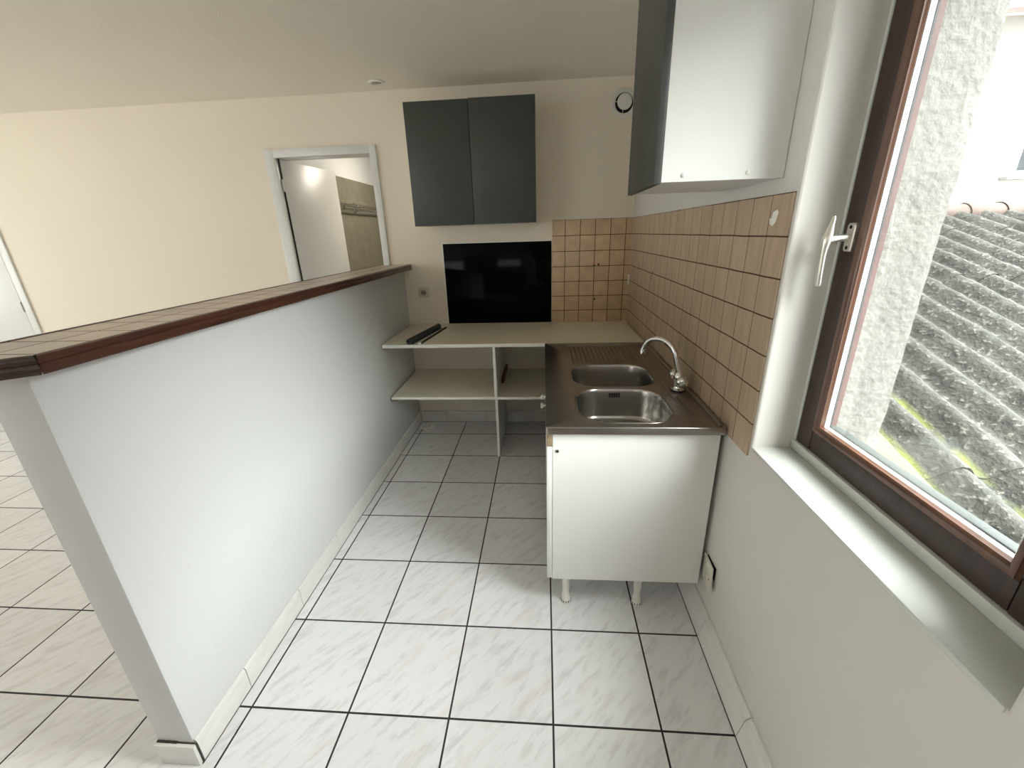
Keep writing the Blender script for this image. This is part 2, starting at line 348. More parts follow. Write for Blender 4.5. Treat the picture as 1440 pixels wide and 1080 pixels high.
# ledge on the partition: tiles between wooden edgings
lg = thing('trim_1', (HX0, 1.0, HZ), 'ledge of beige tiles with dark wooden edging capping the low partition', 'ledge', kind='structure')
EX, EY = 0.008 + 0.237, 0.185        # the near end of the ledge runs off at a slant
def slant(x): return -0.1685 - (0.008 - x) * EY / EX
bm = bmesh.new(); add_loft(bm, [[Vector((x, y, z)) for x, y in ((-0.0095, slant(-0.0095) + 0.018), (-0.0095, YB), (-0.2195, YB), (-0.2195, slant(-0.2195) + 0.018))] for z in (HZ + 0.001, 1.2625)])
obj('tile_top', bm, M_tile_ledge, lg)
def edging_profile(o, s):          # o = outer coordinate, s = direction to the inside
    return [(o + s * 0.004, 1.2255), (o + s * 0.001, 1.230), (o, 1.238), (o + s * 0.002, 1.2455), (o + s * 0.0045, 1.2475), (o + s * 0.002, 1.250), (o + s * 0.001, 1.256), (o + s * 0.005, 1.2625), (o + s * 0.011, 1.2645), (o + s * 0.0175, 1.2640), (o + s * 0.0175, 1.2255)]
bm = bmesh.new(); p = edging_profile(0.008, -1)
add_loft(bm, [[Vector((x, y, z)) for x, z in p] for y in [-0.1655] + [i * 0.1 for i in range(-1, 22)] + [YB]])
for v in bm.verts:
    if v.co.y < -0.15: v.co.y = -0.1685 + (0.008 - v.co.x) * 0.9
obj('wood_edging', bm, M_wood, lg, smooth=True, label='long reddish-brown moulded edging on the kitchen side')
bm = bmesh.new(); p = edging_profile(-0.1685, 1)
add_loft(bm, [[Vector((x, y, z)) for y, z in p] for x in (-0.237, -0.12, 0.0065)])
for v in bm.verts:
    if v.co.x > 0: v.co.x = 0.0075 - (v.co.y + 0.1685)
    v.co.y += slant(min(v.co.x, 0.008)) + 0.1685
obj('wood_edging', bm, M_wood_d, lg, smooth=True, label='short darker edging across the end of the ledge')
bm = bmesh.new(); p = edging_profile(-0.237, 1)
add_loft(bm, [[Vector((x, y, z)) for x, z in p] for y in (-0.340, 1.0, YB)])
obj('wood_edging', bm, M_wood, lg, smooth=True)

# skirting tiles
def skirting(name, pts, label, h=0.092, joints=()):
    """pts: footprint polyline outer/inner pairs"""
    pass
def skirt_run(axis, fixed, sgn, a, b_, thick, h, base=0.0, slope=0.0):
    """rounded-top skirting tiles, one mesh"""
    bm = bmesh.new(); k = 0
    s = a
    while s < b_ - 0.01:
        e_ = min(s + T - (0.0 if k else 0.12), b_)
        j = 0.0012
        prof = [(0, 0), (thick + slope, 0), (thick + slope * 0.3, h * 0.86), (thick * 0.85, h * 0.95), (thick * 0.5, h), (0, h)]
        rings = []
        for q in (s + j, e_ - j):
            rings.append([Vector((fixed + sgn * u, q, v + base)) if axis == 'Y' else Vector((q, fixed + sgn * u, v + base)) for u, v in prof])
        add_loft(bm, rings); s = e_; k += 1
    return bm
sk = obj('baseboard_partition', skirt_run('Y', HX1, 1, HY0 + 0.001, YB - 0.012, 0.0105, 0.092), M_skirt)
tag(sk, 'marbled skirting tiles along the kitchen side of the low partition', 'skirting', kind='structure')
box('joint', HX1 - 0.001, HX1 + 0.0085, HY0 + 0.01, YB - 0.02, 0.0005, 0.088, M_joint, sk)
tag(obj('baseboard_back', skirt_run('X', YB, -1, -0.04, XW - 0.05, 0.011, 0.095), M_skirt), 'marbled skirting tiles along the back wall under the shelves', 'skirting', kind='structure')
tag(obj('baseboard_right', skirt_run('Y', XW, -1, YN + 0.02, YB - 0.012, 0.015, 0.088, slope=0.024), M_skirt), 'marbled skirting tiles along the window wall', 'skirting', kind='structure')
tag(obj('baseboard_living', skirt_run('X', YB, -1, -3.16, -0.95, 0.011, 0.09), M_skirt), 'marbled skirting tiles along the living-room part of the back wall', 'skirting', kind='structure')
# end piece of the partition, a little loose
se = thing('baseboard_end', (-0.11, -0.16, 0), 'single skirting tile coming loose at the end of the low partition', 'skirting', kind='structure')
bm = bmesh.new(); add_box(bm, -0.168, -0.0445, -0.1655, -0.1555, 0.001, 0.082, 0.0015); obj('skirting_tile', bm, M_skirt, se, smooth=True)
box('mortar_gap', -0.160, -0.0455, -0.1560, HY0 - 0.0003, 0.0, 0.078, M_joint, se)
bm = bmesh.new()
for i in range(9):
    x = -0.165 + i * 0.007; add_box(bm, x, x + 0.008, -0.1575, -0.151, 0.0815, 0.0855 + 0.002 * random.random(), 0.0008)
add_box(bm, -0.102, -0.05, -0.1555, -0.151, 0.0812, 0.0825)
for i in range(8):
    z = 0.005 + i * 0.01; w = 0.0006 + 0.0016 * random.random(); add_box(bm, -0.0448, -0.0440 + w, -0.1562, -0.1530, z, z + 0.0095, 0.0003)
obj('crack', bm, M_joint, se)

# dark joints where the skirting tiles meet the floor
bm = bmesh.new(); add_box(bm, HX1 + 0.0092, HX1 + 0.0128, -0.16, YB - 0.02, 0.0002, 0.0014); tag(obj('trim_4', bm, M_joint), 'thin dark joint at the foot of the partition skirting', 'joint', kind='structure')
bm = bmesh.new(); add_box(bm, XW - 0.0415, XW - 0.0385, YN + 0.1, YB - 0.02, 0.0002, 0.0014); tag(obj('trim_5', bm, M_joint), 'thin dark joint at the foot of the window wall skirting', 'joint', kind='structure')
bm = bmesh.new(); add_box(bm, -0.04, XW - 0.05, YB - 0.0135, YB - 0.0108, 0.0002, 0.0014); tag(obj('trim_6', bm, M_joint), 'thin dark joint at the foot of the back wall skirting', 'joint', kind='structure')
# tiled splashbacks
st = box('trim_2', 1.0355, XW - 0.002, YB - 0.006, YB - 0.0002, 0.822, 1.530, M_tile_back, bev=0.001)
tag(st, 'brown square tile splashback on the back wall beside the black panel', 'splashback', kind='structure')
bm = bmesh.new()
add_box(bm, XW - 0.005, XW - 0.0002, 0.392, YB - 0.0065, 0.803, 1.530, 0.001); add_box(bm, XW - 0.0052, XW - 0.0002, 0.287, 0.3915, 0.803, 1.530, 0.001)
ts = obj('trim_3', bm, M_tile_side); tag(ts, 'brown square tile splashback on the window wall above the sink', 'splashback', kind='structure')
# chips, anchor holes and a caulk patch in the tiles
bm = bmesh.new()
ch = [(0.372, 1.487), (0.352, 1.492), (0.345, 1.485), (0.352, 1.462), (0.366, 1.452), (0.380, 1.458), (0.386, 1.472), (0.377, 1.470)]
add_loft(bm, [[Vector((XW - 0.0052, y, z)) for y, z in ch], [Vector((XW - 0.0062, y, z)) for y, z in ch]]); obj('chipped_glaze', bm, M_edge, ts)
bm = bmesh.new()
for y, z in ((1.60, 1.205), (1.585, 1.225), (1.60, 1.19)): add_lathe(bm, [(0.006, 0), (0.004, 0.001)], (XW - 0.0051, y, z), (-1, 0, 0), 8)
add_lathe(bm, [(0.005, 0), (0.004, 0.001)], (XW - 0.0051, 1.72, 0.985), (-1, 0, 0), 8)
obj('anchor_hole', bm, M_hole, ts)
bm = bmesh.new()
for x, z in ((1.331, 1.221), (1.362, 1.228), (1.343, 0.985)): add_lathe(bm, [(0.0065, 0), (0.0045, 0.001)], (x, YB - 0.0061, z), (0, -1, 0), 8)
obj('anchor_hole', bm, M_hole, st)
box('filler_patch', 1.572, 1.5825, YB - 0.012, YB - 0.0065, 1.085, 1.155, M_edge, st, 0.001)

# ------------------------------------------------------------------ door frames
d2 = thing('door_2', (-0.53, YB, 0), 'open white door and white casing into the bathroom behind the partition', 'door', kind='structure')
bm = bmesh.new()
def casing(bm, x0, x1, zt, w, zin, y=YB, t=0.014):
    add_box(bm, x0, x0 + w, y - t, y - 0.0005, 0, zt, 0.002); add_box(bm, x1 - w * 0.65, x1, y - t, y - 0.0005, 0, zt, 0.002); add_box(bm, x0 + w * 0.3, x1 - 0.002, y - t + 0.0006, y - 0.0005, zin, zt, 0.002)
casing(bm, -0.937, -0.148, 2.043, 0.068, DZ)
obj('door_casing', bm, M_lac, d2, smooth=True)
bm = bmesh.new()
add_box(bm, DX0 - 0.03, DX0, YB - 0.012, YB + 0.016, 0, DZ + 0.03, 0.002); add_box(bm, DX0 - 0.0495, DX0 - 0.024, YB + 0.0005, YB + 0.122, 0, DZ + 0.03, 0.001); add_box(bm, DX1, DX1 + 0.03, YB - 0.012, YB + 0.122, 0, DZ + 0.03, 0.002); add_box(bm, DX0, DX1, YB - 0.012, YB + 0.122, DZ, DZ + 0.03, 0.002)
obj('door_frame', bm, M_lac, d2, smooth=True)
bm = bmesh.new(); add_box(bm, 0, 0.66, 0, 0.030, 0.01, 1.985, 0.002)
lf = obj('door_leaf', bm, M_lac, None, smooth=True)
lm_ = Matrix.Translation((-0.851, 2.2575, 0)) @ Matrix.Rotation(math.atan2(0.665, 0.078), 4, 'Z')
lf.data.transform(lm_); lf.parent = d2; lf.matrix_parent_inverse = Matrix.Translation(-d2.location)
box('rebate_shade', -0.885, -0.8535, 2.2505, 2.2545, 0.0, 1.989, M_black, d2)  # black strip painted in as the shade of the gap between frame and leaf
bm = bmesh.new(); add_tube(bm, [(-0.853, 2.246, 1.78), (-0.853, 2.246, 1.86)], 0.0065, 10); obj('hinge', bm, M_plast, d2, smooth=True)

d1 = thing('door_1', (-3.55, YB, 0), 'white door and casing at the far left of the back wall', 'door', kind='structure')
bm = bmesh.new(); add_box(bm, -3.235, -3.174, YB - 0.014, YB - 0.0005, 0, 2.05, 0.002); add_box(bm, -4.10, -4.04, YB - 0.014, YB - 0.0005, 0, 2.05, 0.002); add_box(bm, -4.04, -3.235, YB - 0.014, YB - 0.0005, 1.99, 2.05, 0.002)
obj('door_casing', bm, M_lac, d1, smooth=True)
box('door_leaf', -4.035, -3.243, YB - 0.010, YB - 0.0005, 0.008, 1.985, M_lac, d1, 0.002)
bm = bmesh.new(); add_tube(bm, [(-3.239, YB - 0.014, 0.975), (-3.239, YB - 0.014, 1.055)], 0.006, 10); obj('hinge', bm, M_steel, d1, smooth=True)

# ------------------------------------------------------------------ bathroom beyond the doorway
bm = bmesh.new()
add_box(bm, -1.05, -0.93, YB + 0.12, 4.6, 0, ZC)
bw = obj('wall_bathroom', bm, M_plaster_n)
tag(bw, 'dim bathroom wall with greenish tiles seen through the doorway', 'wall', kind='structure')
box('wall_tiles', -0.9299, -0.920, YB + 0.13, 4.59, 0.0, 2.0, M_bath, bw)
bm = bmesh.new(); add_box(bm, -1.05, 1.6, 4.6, 4.7, 0, ZC); add_box(bm, 0.9, 1.0, YB + 0.12, 4.6, 0, ZC)
tag(obj('wall_bathroom_far', bm, M_bath), 'far bathroom walls beyond the doorway', 'wall', kind='structure')
tr_ = thing('towel_rack', (-0.92, 3.55, 1.72), 'chrome towel rack on the bathroom wall beyond the doorway', 'towel rack')
bm = bmesh.new()
for z, x in ((1.762, -0.872), (1.742, -0.85), (1.712, -0.872)): add_tube(bm, [(x, 3.16, z), (x, 4.15, z)], 0.006, 10)
obj('rail', bm, M_chrome, tr_, smooth=True)
for y in (3.2, 3.52, 4.1):
    bm = bmesh.new(); add_box(bm, -0.919, -0.862, y - 0.008, y + 0.008, 1.70, 1.775, 0.003); add_box(bm, -0.919, -0.912, y - 0.014, y + 0.014, 1.672, 1.79, 0.002); obj('bracket', bm, M_chrome, tr_, smooth=True)

# ------------------------------------------------------------------ window
w1 = thing('window_1', (1.70, -0.09, OZ0), 'brown wooden casement window with nickel handle overlooking a corrugated roof', 'window', kind='structure')
box('window_sill', WX0 - 0.0025, WX1 - 0.085, OY0 + 0.0005, OY1 - 0.0005, OZ0 - 0.012, OZ0 + 0.001, M_gloss_white, w1, 0.003)
# fixed frame, painted white
bm = bmesh.new()
add_box(bm, 1.6945, WX1, OY0, OY1, OZ0 + 0.001, OZ0 + 0.028, 0.0015); add_box(bm, 1.6985, WX1, 0.266, OY1 - 0.0004, OZ0 + 0.028, OZ1, 0.001)
add_box(bm, 1.6985, WX1, OY0 + 0.0004, OY0 + 0.012, OZ0 + 0.028, OZ1, 0.001); add_box(bm, 1.6985, WX1, OY0, OY1, OZ1 - 0.03, OZ1, 0.001)
obj('window_frame', bm, M_gloss_white, w1, smooth=True)
bm = bmesh.new()
add_box(bm, 1.746, WX1 + 0.003, 0.250, 0.272, OZ0 + 0.02, OZ1, 0.001); add_box(bm, 1.746, WX1 + 0.003, OY0, OY0 + 0.03, OZ0 + 0.02, OZ1, 0.001); add_box(bm, 1.746, WX1 + 0.02, OY0, OY1, OZ0 + 0.01, OZ0 + 0.035, 0.001)
obj('outer_frame', bm, M_outwood, w1, smooth=True)
# sash: four rails with a glazing bead
SY0, SY1, SZ0, SZ1 = -0.432, 0.264, OZ0 + 0.030, OZ1 - 0.032
SXA, SXB, GX = 1.700, 1.726, 1.7135
GY0, GY1, GZ0, GZ1 = -0.292, 0.186, 0.948, SZ1 - 0.08
BD = 0.020
sash = thing('sash_empty', (0, 0, 0), '', '') if False else None
bm = bmesh.new()
add_box(bm, SXA, SXB, GY1 + BD, SY1, SZ0, SZ1, 0.002)                      # handle stile
add_box(bm, SXA, SXB, SY0, GY0 - BD - 0.006, SZ0, SZ1, 0.002)               # near stile
add_box(bm, SXA + 0.0012, SXB, GY0 - BD - 0.004, GY1 + BD, SZ0, GZ0 - BD, 0.002)
add_box(bm, SXA + 0.0012, SXB, GY0 - BD - 0.004, GY1 + BD, GZ1 + BD, SZ1, 0.002)
sa = obj('sash', bm, M_sash, w1, smooth=True)
# bead: rounded moulding sweeping from the flat face down to the glass, mitred
bm = bmesh.new(); rings = []
for k in range(9):
    a = k / 8 * PI / 2; d = BD - BD * 0.75 * (k / 8) ** 0.9 if False else BD * (1 - math.sin(a) * 1.0)
    x = GX - 0.0145 * math.cos(a) - 0.0 if False else (SXA - 0.003 + 0.0165 * (1 - math.cos(a)))
    d = BD * (1 - math.sin(a))
    rings.append((x, d))
rings = [(SXA + 0.004, BD + 0.002), (SXA + 0.001, BD - 0.001)] + [(x, d - 0.002 if d > 0.002 else d) for x, d in rings]
vr = []
for x, d in rings:
    vr.append([Vector((x, y, z)) for y, z in ((GY0 - d, GZ0 - d), (GY1 + d, GZ0 - d), (GY1 + d, GZ1 + d), (GY0 - d, GZ1 + d))])
add_loft(bm, vr, False, False); obj('glazing_bead', bm, M_bead, w1, smooth=True)
# parts seen through the glass
def ringbox(bm, x0, x1, d0, d1):
    """frame shaped ring around the glass: inner offset d0, outer offset d1"""
    f = lambda x, d: [Vector((x, y, z)) for y, z in ((GY0 - d, GZ0 - d), (GY1 + d, GZ0 - d), (GY1 + d, GZ1 + d), (GY0 - d, GZ1 + d))]
    v = add_loft(bm, [f(x0, d0), f(x1, d0), f(x1, d1), f(x0, d1)], False, False)
    n = 4
    for i in range(n): bm.faces.new((v[3][i], v[3][(i + 1) % n], v[0][(i + 1) % n], v[0][i]))
bm = bmesh.new(); ringbox(bm, GX + 0.0015, GX + 0.0135, 0.0, 0.03); obj('glazing_putty', bm, M_putty, w1)
bm = bmesh.new(); ringbox(bm, GX + 0.0137, GX + 0.0175, -0.0012, 0.03); obj('gasket', bm, M_gasket, w1)
bm = bmesh.new(); ringbox(bm, GX + 0.0177, GX + 0.0300, -0.0004, 0.07); obj('sash_outer_edge', bm, M_outwood, w1)
box('drip_bar', GX + 0.0137, GX + 0.036, GY0 - 0.02, GY1, GZ0 - 0.02, GZ0 + 0.0035, M_drip, w1, 0.001)
bm = bmesh.new(); add_box(bm, GX - 0.0012, GX + 0.0012, GY0 - 0.008, GY1 + 0.008, GZ0 - 0.008, GZ1 + 0.008); obj('glass_pane', bm, M_pane, w1)
# handle
hd = bmesh.new(); add_loft(hd, [[Vector((SXA - d, p.x, p.y)) for p in rrect(0.2270, 1.422, 0.0135 - s, 0.032 - s, 0.006, 0)] for d, s in ((0, 0), (0.006, 0), (0.0085, 0.002))])
hr = obj('handle_plate', hd, M_handle, w1, smooth=True)
bm = bmesh.new()
for z in (1.399, 1.445): add_lathe(bm, [(0.0042, 0), (0.0042, 0.0006)], (SXA - 0.0085, 0.227, z), (-1, 0, 0), 12)
obj('screw', bm, M_hole, hr)
bm = bmesh.new()
add_tube(bm, [(SXA - 0.007, 0.227, 1.422), (SXA - 0.03, 0.227, 1.421), (SXA - 0.052, 0.227, 1.418)], [0.0085, 0.0082, 0.0105], 16)
lev = []
for z, w, t, x in ((1.470, 0.0022, 0.002, 0.050), (1.466, 0.0034, 0.003, 0.050), (1.450, 0.0050, 0.0045, 0.052), (1.434, 0.0080, 0.0065, 0.054), (1.420, 0.0108, 0.0082, 0.056), (1.405, 0.0088, 0.0066, 0.0575), (1.385, 0.0072, 0.0052, 0.058), (1.345, 0.0074, 0.005, 0.057), (1.318, 0.0080, 0.005, 0.0555), (1.311, 0.0066, 0.004, 0.055)):
    lev.append([Vector((SXA - x + 1.35 * t * math.cos(a), 0.227 + 1.15 * w * math.sin(a), z)) for a in [2 * PI * i / 16 for i in range(16)]])
add_loft(bm, lev); obj('handle_lever', bm, M_handle, w1, smooth=True)

# living-room window frame (out of the picture, it lets the daylight in)
for nm, lab, args in (('window_2', 'living-room window in the far left wall', (XL - 0.08, XL - 0.03, -1.2, 1.6, 0.75, 2.15)),):
    ww = thing(nm, (XL, 0.2, 0.75), lab, 'window', kind='structure')
    bm = bmesh.new(); x0, x1, ya, yb, za, zb = args
    add_box(bm, x0, x1, ya, yb, za, za + 0.06); add_box(bm, x0, x1, ya, yb, zb - 0.06, zb); add_box(bm, x0, x1, ya, ya + 0.06, za, zb); add_box(bm, x0, x1, yb - 0.06, yb, za, zb); add_box(bm, x0, x1, 0.17, 0.23, za, zb)
    obj('window_frame', bm, M_lac, ww); box('glass_pane', -5.058, -5.054, ya, yb, za, zb, M_pane, ww)
ww = thing('added_window_3', (-2.9, YN, 0.9), 'added window opening in the unseen wall behind the photographer', 'window', kind='structure')  # unseen window added to let more daylight in
bm = bmesh.new()
add_box(bm, -3.9, -1.9, YN - 0.08, YN - 0.03, 0.9, 0.96); add_box(bm, -3.9, -1.9, YN - 0.08, YN - 0.03, 2.09, 2.15); add_box(bm, -3.9, -3.84, YN - 0.08, YN - 0.03, 0.9, 2.15); add_box(bm, -1.96, -1.9, YN - 0.08, YN - 0.03, 0.9, 2.15); add_box(bm, -2.93, -2.87, YN - 0.08, YN - 0.03, 0.9, 2.15)
obj('window_frame', bm, M_lac, ww)  # frame of the added, unseen window

ww = thing('added_window_4', (0.75, YN, 1.65), 'small high opening added for fill light in the wall behind the photographer', 'window', kind='structure')  # unseen opening added to lift the light deep in the kitchen
bm = bmesh.new()
add_box(bm, 0.1, 1.4, YN - 0.08, YN - 0.03, 2.10, 2.15); add_box(bm, 0.1, 1.4, YN - 0.08, YN - 0.03, 1.65, 1.70); add_box(bm, 0.1, 0.15, YN - 0.08, YN - 0.03, 1.70, 2.10); add_box(bm, 1.35, 1.4, YN - 0.08, YN - 0.03, 1.70, 2.10)
obj('window_frame', bm, M_lac, ww)  # frame of the added, unseen high opening
# ------------------------------------------------------------------ wall cabinets
def slab(bm, *a): add_box(bm, *a, 0.0008, 1)
CX0, CX1, CZ0, CZ1, CYF = 0.157, 0.930, 1.5135, 2.193, 1.922
c2 = thing('wall_cabinet', (0.54, YB, CZ0), 'double wall cabinet with two dark grey doors above the black panel', 'cabinet', 'kitchen wall cabinets')
bm = bmesh.new()
for a in ((CX0 + 0.002, CX0 + 0.018, CYF + 0.020, YB - 0.001, CZ0 + 0.002, CZ1 - 0.002), (CX1 - 0.018, CX1 - 0.002, CYF + 0.020, YB - 0.001, CZ0 + 0.002, CZ1 - 0.002), (CX0 + 0.018, CX1 - 0.018, CYF + 0.020, YB - 0.001, CZ0 + 0.002, CZ0 + 0.018), (CX0 + 0.018, CX1 - 0.018, CYF + 0.020, YB - 0.001, CZ1 - 0.018, CZ1 - 0.002), (CX0 + 0.018, CX1 - 0.018, YB - 0.006, YB - 0.001, CZ0 + 0.018, CZ1 - 0.018)): slab(bm, *a)
obj('cabinet_body', bm, M_lac, c2)
box('door', CX0, 0.5385, CYF, CYF + 0.018, CZ0, CZ1, M_door_grey, c2, 0.0012)
box('door', 0.5415, CX1, CYF + 0.002, CYF + 0.020, CZ0 + 0.001, CZ1 + 0.003, M_door_grey, c2, 0.0012)
box('middle_strip', 0.536, 0.544, CYF + 0.0202, CYF + 0.03, CZ0 + 0.018, CZ1 - 0.018, M_hole, c2)

c1 = thing('wall_cabinet', (1.43, 0.6, 1.570), 'tall wall cabinet with white side panel and grey door beside the window', 'cabinet', 'kitchen wall cabinets')
X0, X1, Y0, Y1, Z0, Z1 = 1.281, XW - 0.001, 0.360, 0.735, 1.5675, 2.30
bm = bmesh.new(); slab(bm, X0, X1, Y0, Y0 + 0.016, Z0, Z1); obj('side_panel', bm, M_lac, c1, label='white side panel facing the window end')
bm = bmesh.new()
slab(bm, X0, X1, Y1 - 0.016, Y1, Z0, Z1); slab(bm, X0 + 0.001, X1, Y0 + 0.016, Y1 - 0.016, Z0 + 0.001, Z0 + 0.017); slab(bm, X0 + 0.001, X1, Y0 + 0.016, Y1 - 0.016, Z1 - 0.017, Z1 - 0.001); slab(bm, X1 - 0.006, X1, Y0 + 0.016, Y1 - 0.016, Z0 + 0.017, Z1 - 0.017)
obj('cabinet_body', bm, M_lac, c1)
box('door', 1.262, 1.280, Y0 - 0.002, 0.7150, Z0 - 0.004, Z1, M_door_grey, c1, 0.0025)
for x, z in ((1.337, 1.5835), (1.497, 1.5835)):
    bm = bmesh.new(); add_lathe(bm, [(0.006, 0), (0.006, 0.0015), (0.0035, 0.003)], (x, Y0 - 0.0001, z), (0, -1, 0), 14); obj('screw_cap', bm, M_plast, c1, smooth=True)

# ------------------------------------------------------------------ black panel, outlet, vent, downlight
pn = thing('wall_panel', (0.64, YB, 0.82), 'glossy black rectangular panel standing on the worktop against the back wall', 'panel')
box('black_sheet', 0.254, 1.030, YB - 0.006, YB - 0.0005, 0.8215, 1.396, M_glass_blk, pn, 0.0008)
bm = bmesh.new(); add_box(bm, 0.2475, 0.2535, YB - 0.007, YB - 0.0005, 0.8215, 1.402); add_box(bm, 0.2535, 1.030, YB - 0.007, YB - 0.0005, 1.3965, 1.402); obj('white_edge_strip', bm, M_edge, pn)

ol = thing('wall_outlet', (0.080, YB, 1.058), 'square cream wall socket left of the black panel', 'socket')
bm = bmesh.new(); add_loft(bm, [[Vector((p.x, YB - d, p.y)) for p in rrect(0.080, 1.058, 0.040 - s, 0.040 - s, 0.006, 0)] for d, s in ((0.0005, 0), (0.007, 0.0), (0.0095, 0.003))]); obj('cover_plate', bm, M_plast_y, ol, smooth=True)
bm = bmesh.new(); add_lathe(bm, [(0.021, 0.0005), (0.021, 0.0012), (0.0185, 0.0014), (0.018, -0.0)], (0.080, YB - 0.0096, 1.058), (0, -1, 0), 24, False)
add_lathe(bm, [(0.0185, 0.0004), (0.0185, 0.0006)], (0.080, YB - 0.0096, 1.058), (0, -1, 0), 24); obj('socket_well', bm, mat('socket_shadow_plastic', (0.32, 0.28, 0.20), 0.6), ol, smooth=True)
bm = bmesh.new()
for x in (0.071, 0.089): add_lathe(bm, [(0.0036, 0), (0.0036, 0.0004)], (x, YB - 0.0103, 1.056), (0, -1, 0), 10)
obj('pin_hole', bm, M_hole, ol)
bm = bmesh.new(); add_tube(bm, [(0.080, YB - 0.010, 1.068), (0.080, YB - 0.022, 1.068)], 0.0028, 8); obj('earth_pin', bm, M_steel, ol, smooth=True)

vt = thing('air_vent', (1.482, YB, 2.200), 'round white ventilation valve high on the back wall near the grey cabinet door', 'vent')
bm = bmesh.new(); add_lathe(bm, [(0.084, 0.0005), (0.084, 0.004), (0.076, 0.009), (0.060, 0.012), (0.056, 0.010), (0.056, 0.002)], (1.482, YB, 2.200), (0, -1, 0), 40, False); obj('ring', bm, M_plast, vt, smooth=True)
bm = bmesh.new(); add_lathe(bm, [(0.0565, 0.001), (0.0565, 0.003)], (1.482, YB, 2.200), (0, -1, 0), 32); obj('duct_opening', bm, M_hole, vt)
bm = bmesh.new(); add_lathe(bm, [(0.030, 0.003), (0.034, 0.016), (0.0445, 0.024), (0.0455, 0.027), (0.043, 0.030), (0.02, 0.032)], (1.482, YB, 2.203), (0, -1, 0), 32); obj('centre_disc', bm, M_plast, vt, smooth=True)
for a in (170, 262, 42):
    bm = bmesh.new()
    a = math.radians(a); add_tube(bm, [(1.482 + 0.038 * math.cos(a), YB - 0.012, 2.2 + 0.038 * math.sin(a)), (1.482 + 0.057 * math.cos(a), YB - 0.010, 2.2 + 0.057 * math.sin(a))], 0.0018, 6)
    obj('bridge', bm, M_plast, vt)

sp = thing('downlight', (-0.034, 2.070, ZC), 'small round recessed ceiling spotlight above the partition', 'ceiling light')
bm = bmesh.new(); add_lathe(bm, [(0.048, -0.0003), (0.049, -0.003), (0.044, -0.009), (0.034, -0.010), (0.031, -0.004)], (-0.034, 2.070, ZC), 'Z', 32, False); obj('bezel', bm, M_plast, sp, smooth=True)
bm = bmesh.new(); add_lathe(bm, [(0.032, -0.0045), (0.02, -0.008), (0.004, -0.0095)], (-0.034, 2.070, ZC), 'Z', 24); obj('lens', bm, M_steel, sp, smooth=True)

# ------------------------------------------------------------------ worktop and shelving under it
bm = bmesh.new()
ft = 1.600
add_box(bm, -0.040, 1.572, ft + 0.003, YB - 0.0075, 0.7985, 0.820)
tag_wt = obj('worktop', bm, M_work); tag(tag_wt, 'beige laminate worktop spanning the back wall behind the sink', 'worktop')
box('front_edging', -0.040, 0.985, ft, ft + 0.0029, 0.7985, 0.8202, M_edge, tag_wt, 0.0006)
sh = thing('shelf_unit', (0.45, 1.93, 0), 'open white shelf and dividers under the left half of the worktop', 'shelf')
bm = bmesh.new(); add_box(bm, -0.036, 0.992, 1.630, YB - 0.0005, 0.439, 0.456); s1 = obj('shelf_board', bm, M_work, sh)
box('front_edging', -0.036, 0.992, 1.627, 1.6299, 0.4388, 0.4563, M_edge, s1, 0.0006)
bm = bmesh.new(); add_box(bm, 0.6545, 0.6715, 1.622, YB - 0.012, 0.4568, 0.798); v1 = obj('divider', bm, M_lac, sh)
box('front_edging', 0.6543, 0.6717, 1.6195, 1.6219, 0.4568, 0.798, M_edge, v1, 0.0006)
bm = bmesh.new(); add_box(bm, 0.652, 0.669, 1.660, YB - 0.012, 0.0005, 0.4385); v2 = obj('divider', bm, M_lac, sh)
box('front_edging', 0.6518, 0.6692, 1.6575, 1.6599, 0.0005, 0.4385, M_edge, v2, 0.0006)
for z in (0.798, 0.4385):
    bm = bmesh.new(); add_box(bm, HX1 + 0.0005, -0.016, 1.66, YB - 0.02, z - 0.020, z - 0.0005, 0.001); add_box(bm, -0.03, 0.0, 1.640, 1.66, z - 0.012, z - 0.0005, 0.001); obj('support_batten', bm, M_raw, sh)
bm = bmesh.new()
add_loft(bm, [[Vector((x, y, z)) for x, z in ((x0, 0.4575), (x0 + 0.017, 0.4575), (x0 + 0.017, 0.497), (x0, 0.497))] for x0, y in ((0.6735, 1.89), (0.6765, 2.215))])
tag(obj('wood_block', bm, M_red), 'small red-brown wooden batten lying on the shelf against the divider', 'wood block')

# roll of vinyl and the strip next to it
rl = thing('vinyl_roll', (0.15, 1.8, 0.82), 'dark grey hollow roll of vinyl lying on the left end of the worktop', 'roll')
A, B = Vector((0.132, 1.603, 0.8380)), Vector((0.212, 2.07, 0.8380))
dv = (B - A).normalized(); a_ = dv.cross(Vector((0, 0, 1))).normalized(); b2 = Vector((0, 0, 1))
bm = bmesh.new()
rings = [circle(A, 0.0085, a_, b2, 24), circle(A, 0.0165, a_, b2, 24), circle(A + dv * 0.002, 0.0175, a_, b2, 24), circle(B, 0.0175, a_, b2, 24), circle(B, 0.0085, a_, b2, 24), circle(A + dv * 0.03, 0.0085, a_, b2, 24)]
add_loft(bm, rings, False, False); add_lathe(bm, [(0.0086, 0.03), (0.0086, 0.031)], A, dv, 16)
obj('rolled_sheet', bm, M_roll, rl, smooth=True)
bm = bmesh.new()
pr = [(circle(A + dv * s, 0.0182, a_, b2, 24)) for s in (0.0, 0.46)]
bm.free(); bm = bmesh.new(); e0 = A + a_ * 0.0185 + Vector((0, 0, -0.0155)); e1 = B + a_ * 0.0185 + Vector((0, 0, -0.0155))
add_loft(bm, [[p, p + Vector((0.008, 0, 0)), p + Vector((0.008, 0, 0.0025)), p + Vector((0, 0, 0.0035))] for p in (e0, e1)]); obj('loose_edge', bm, M_roll, rl)
ms = thing('metal_strip', (0.22, 1.8, 0.82), 'thin dark and white strip lying beside the grey roll on the worktop', 'strip')
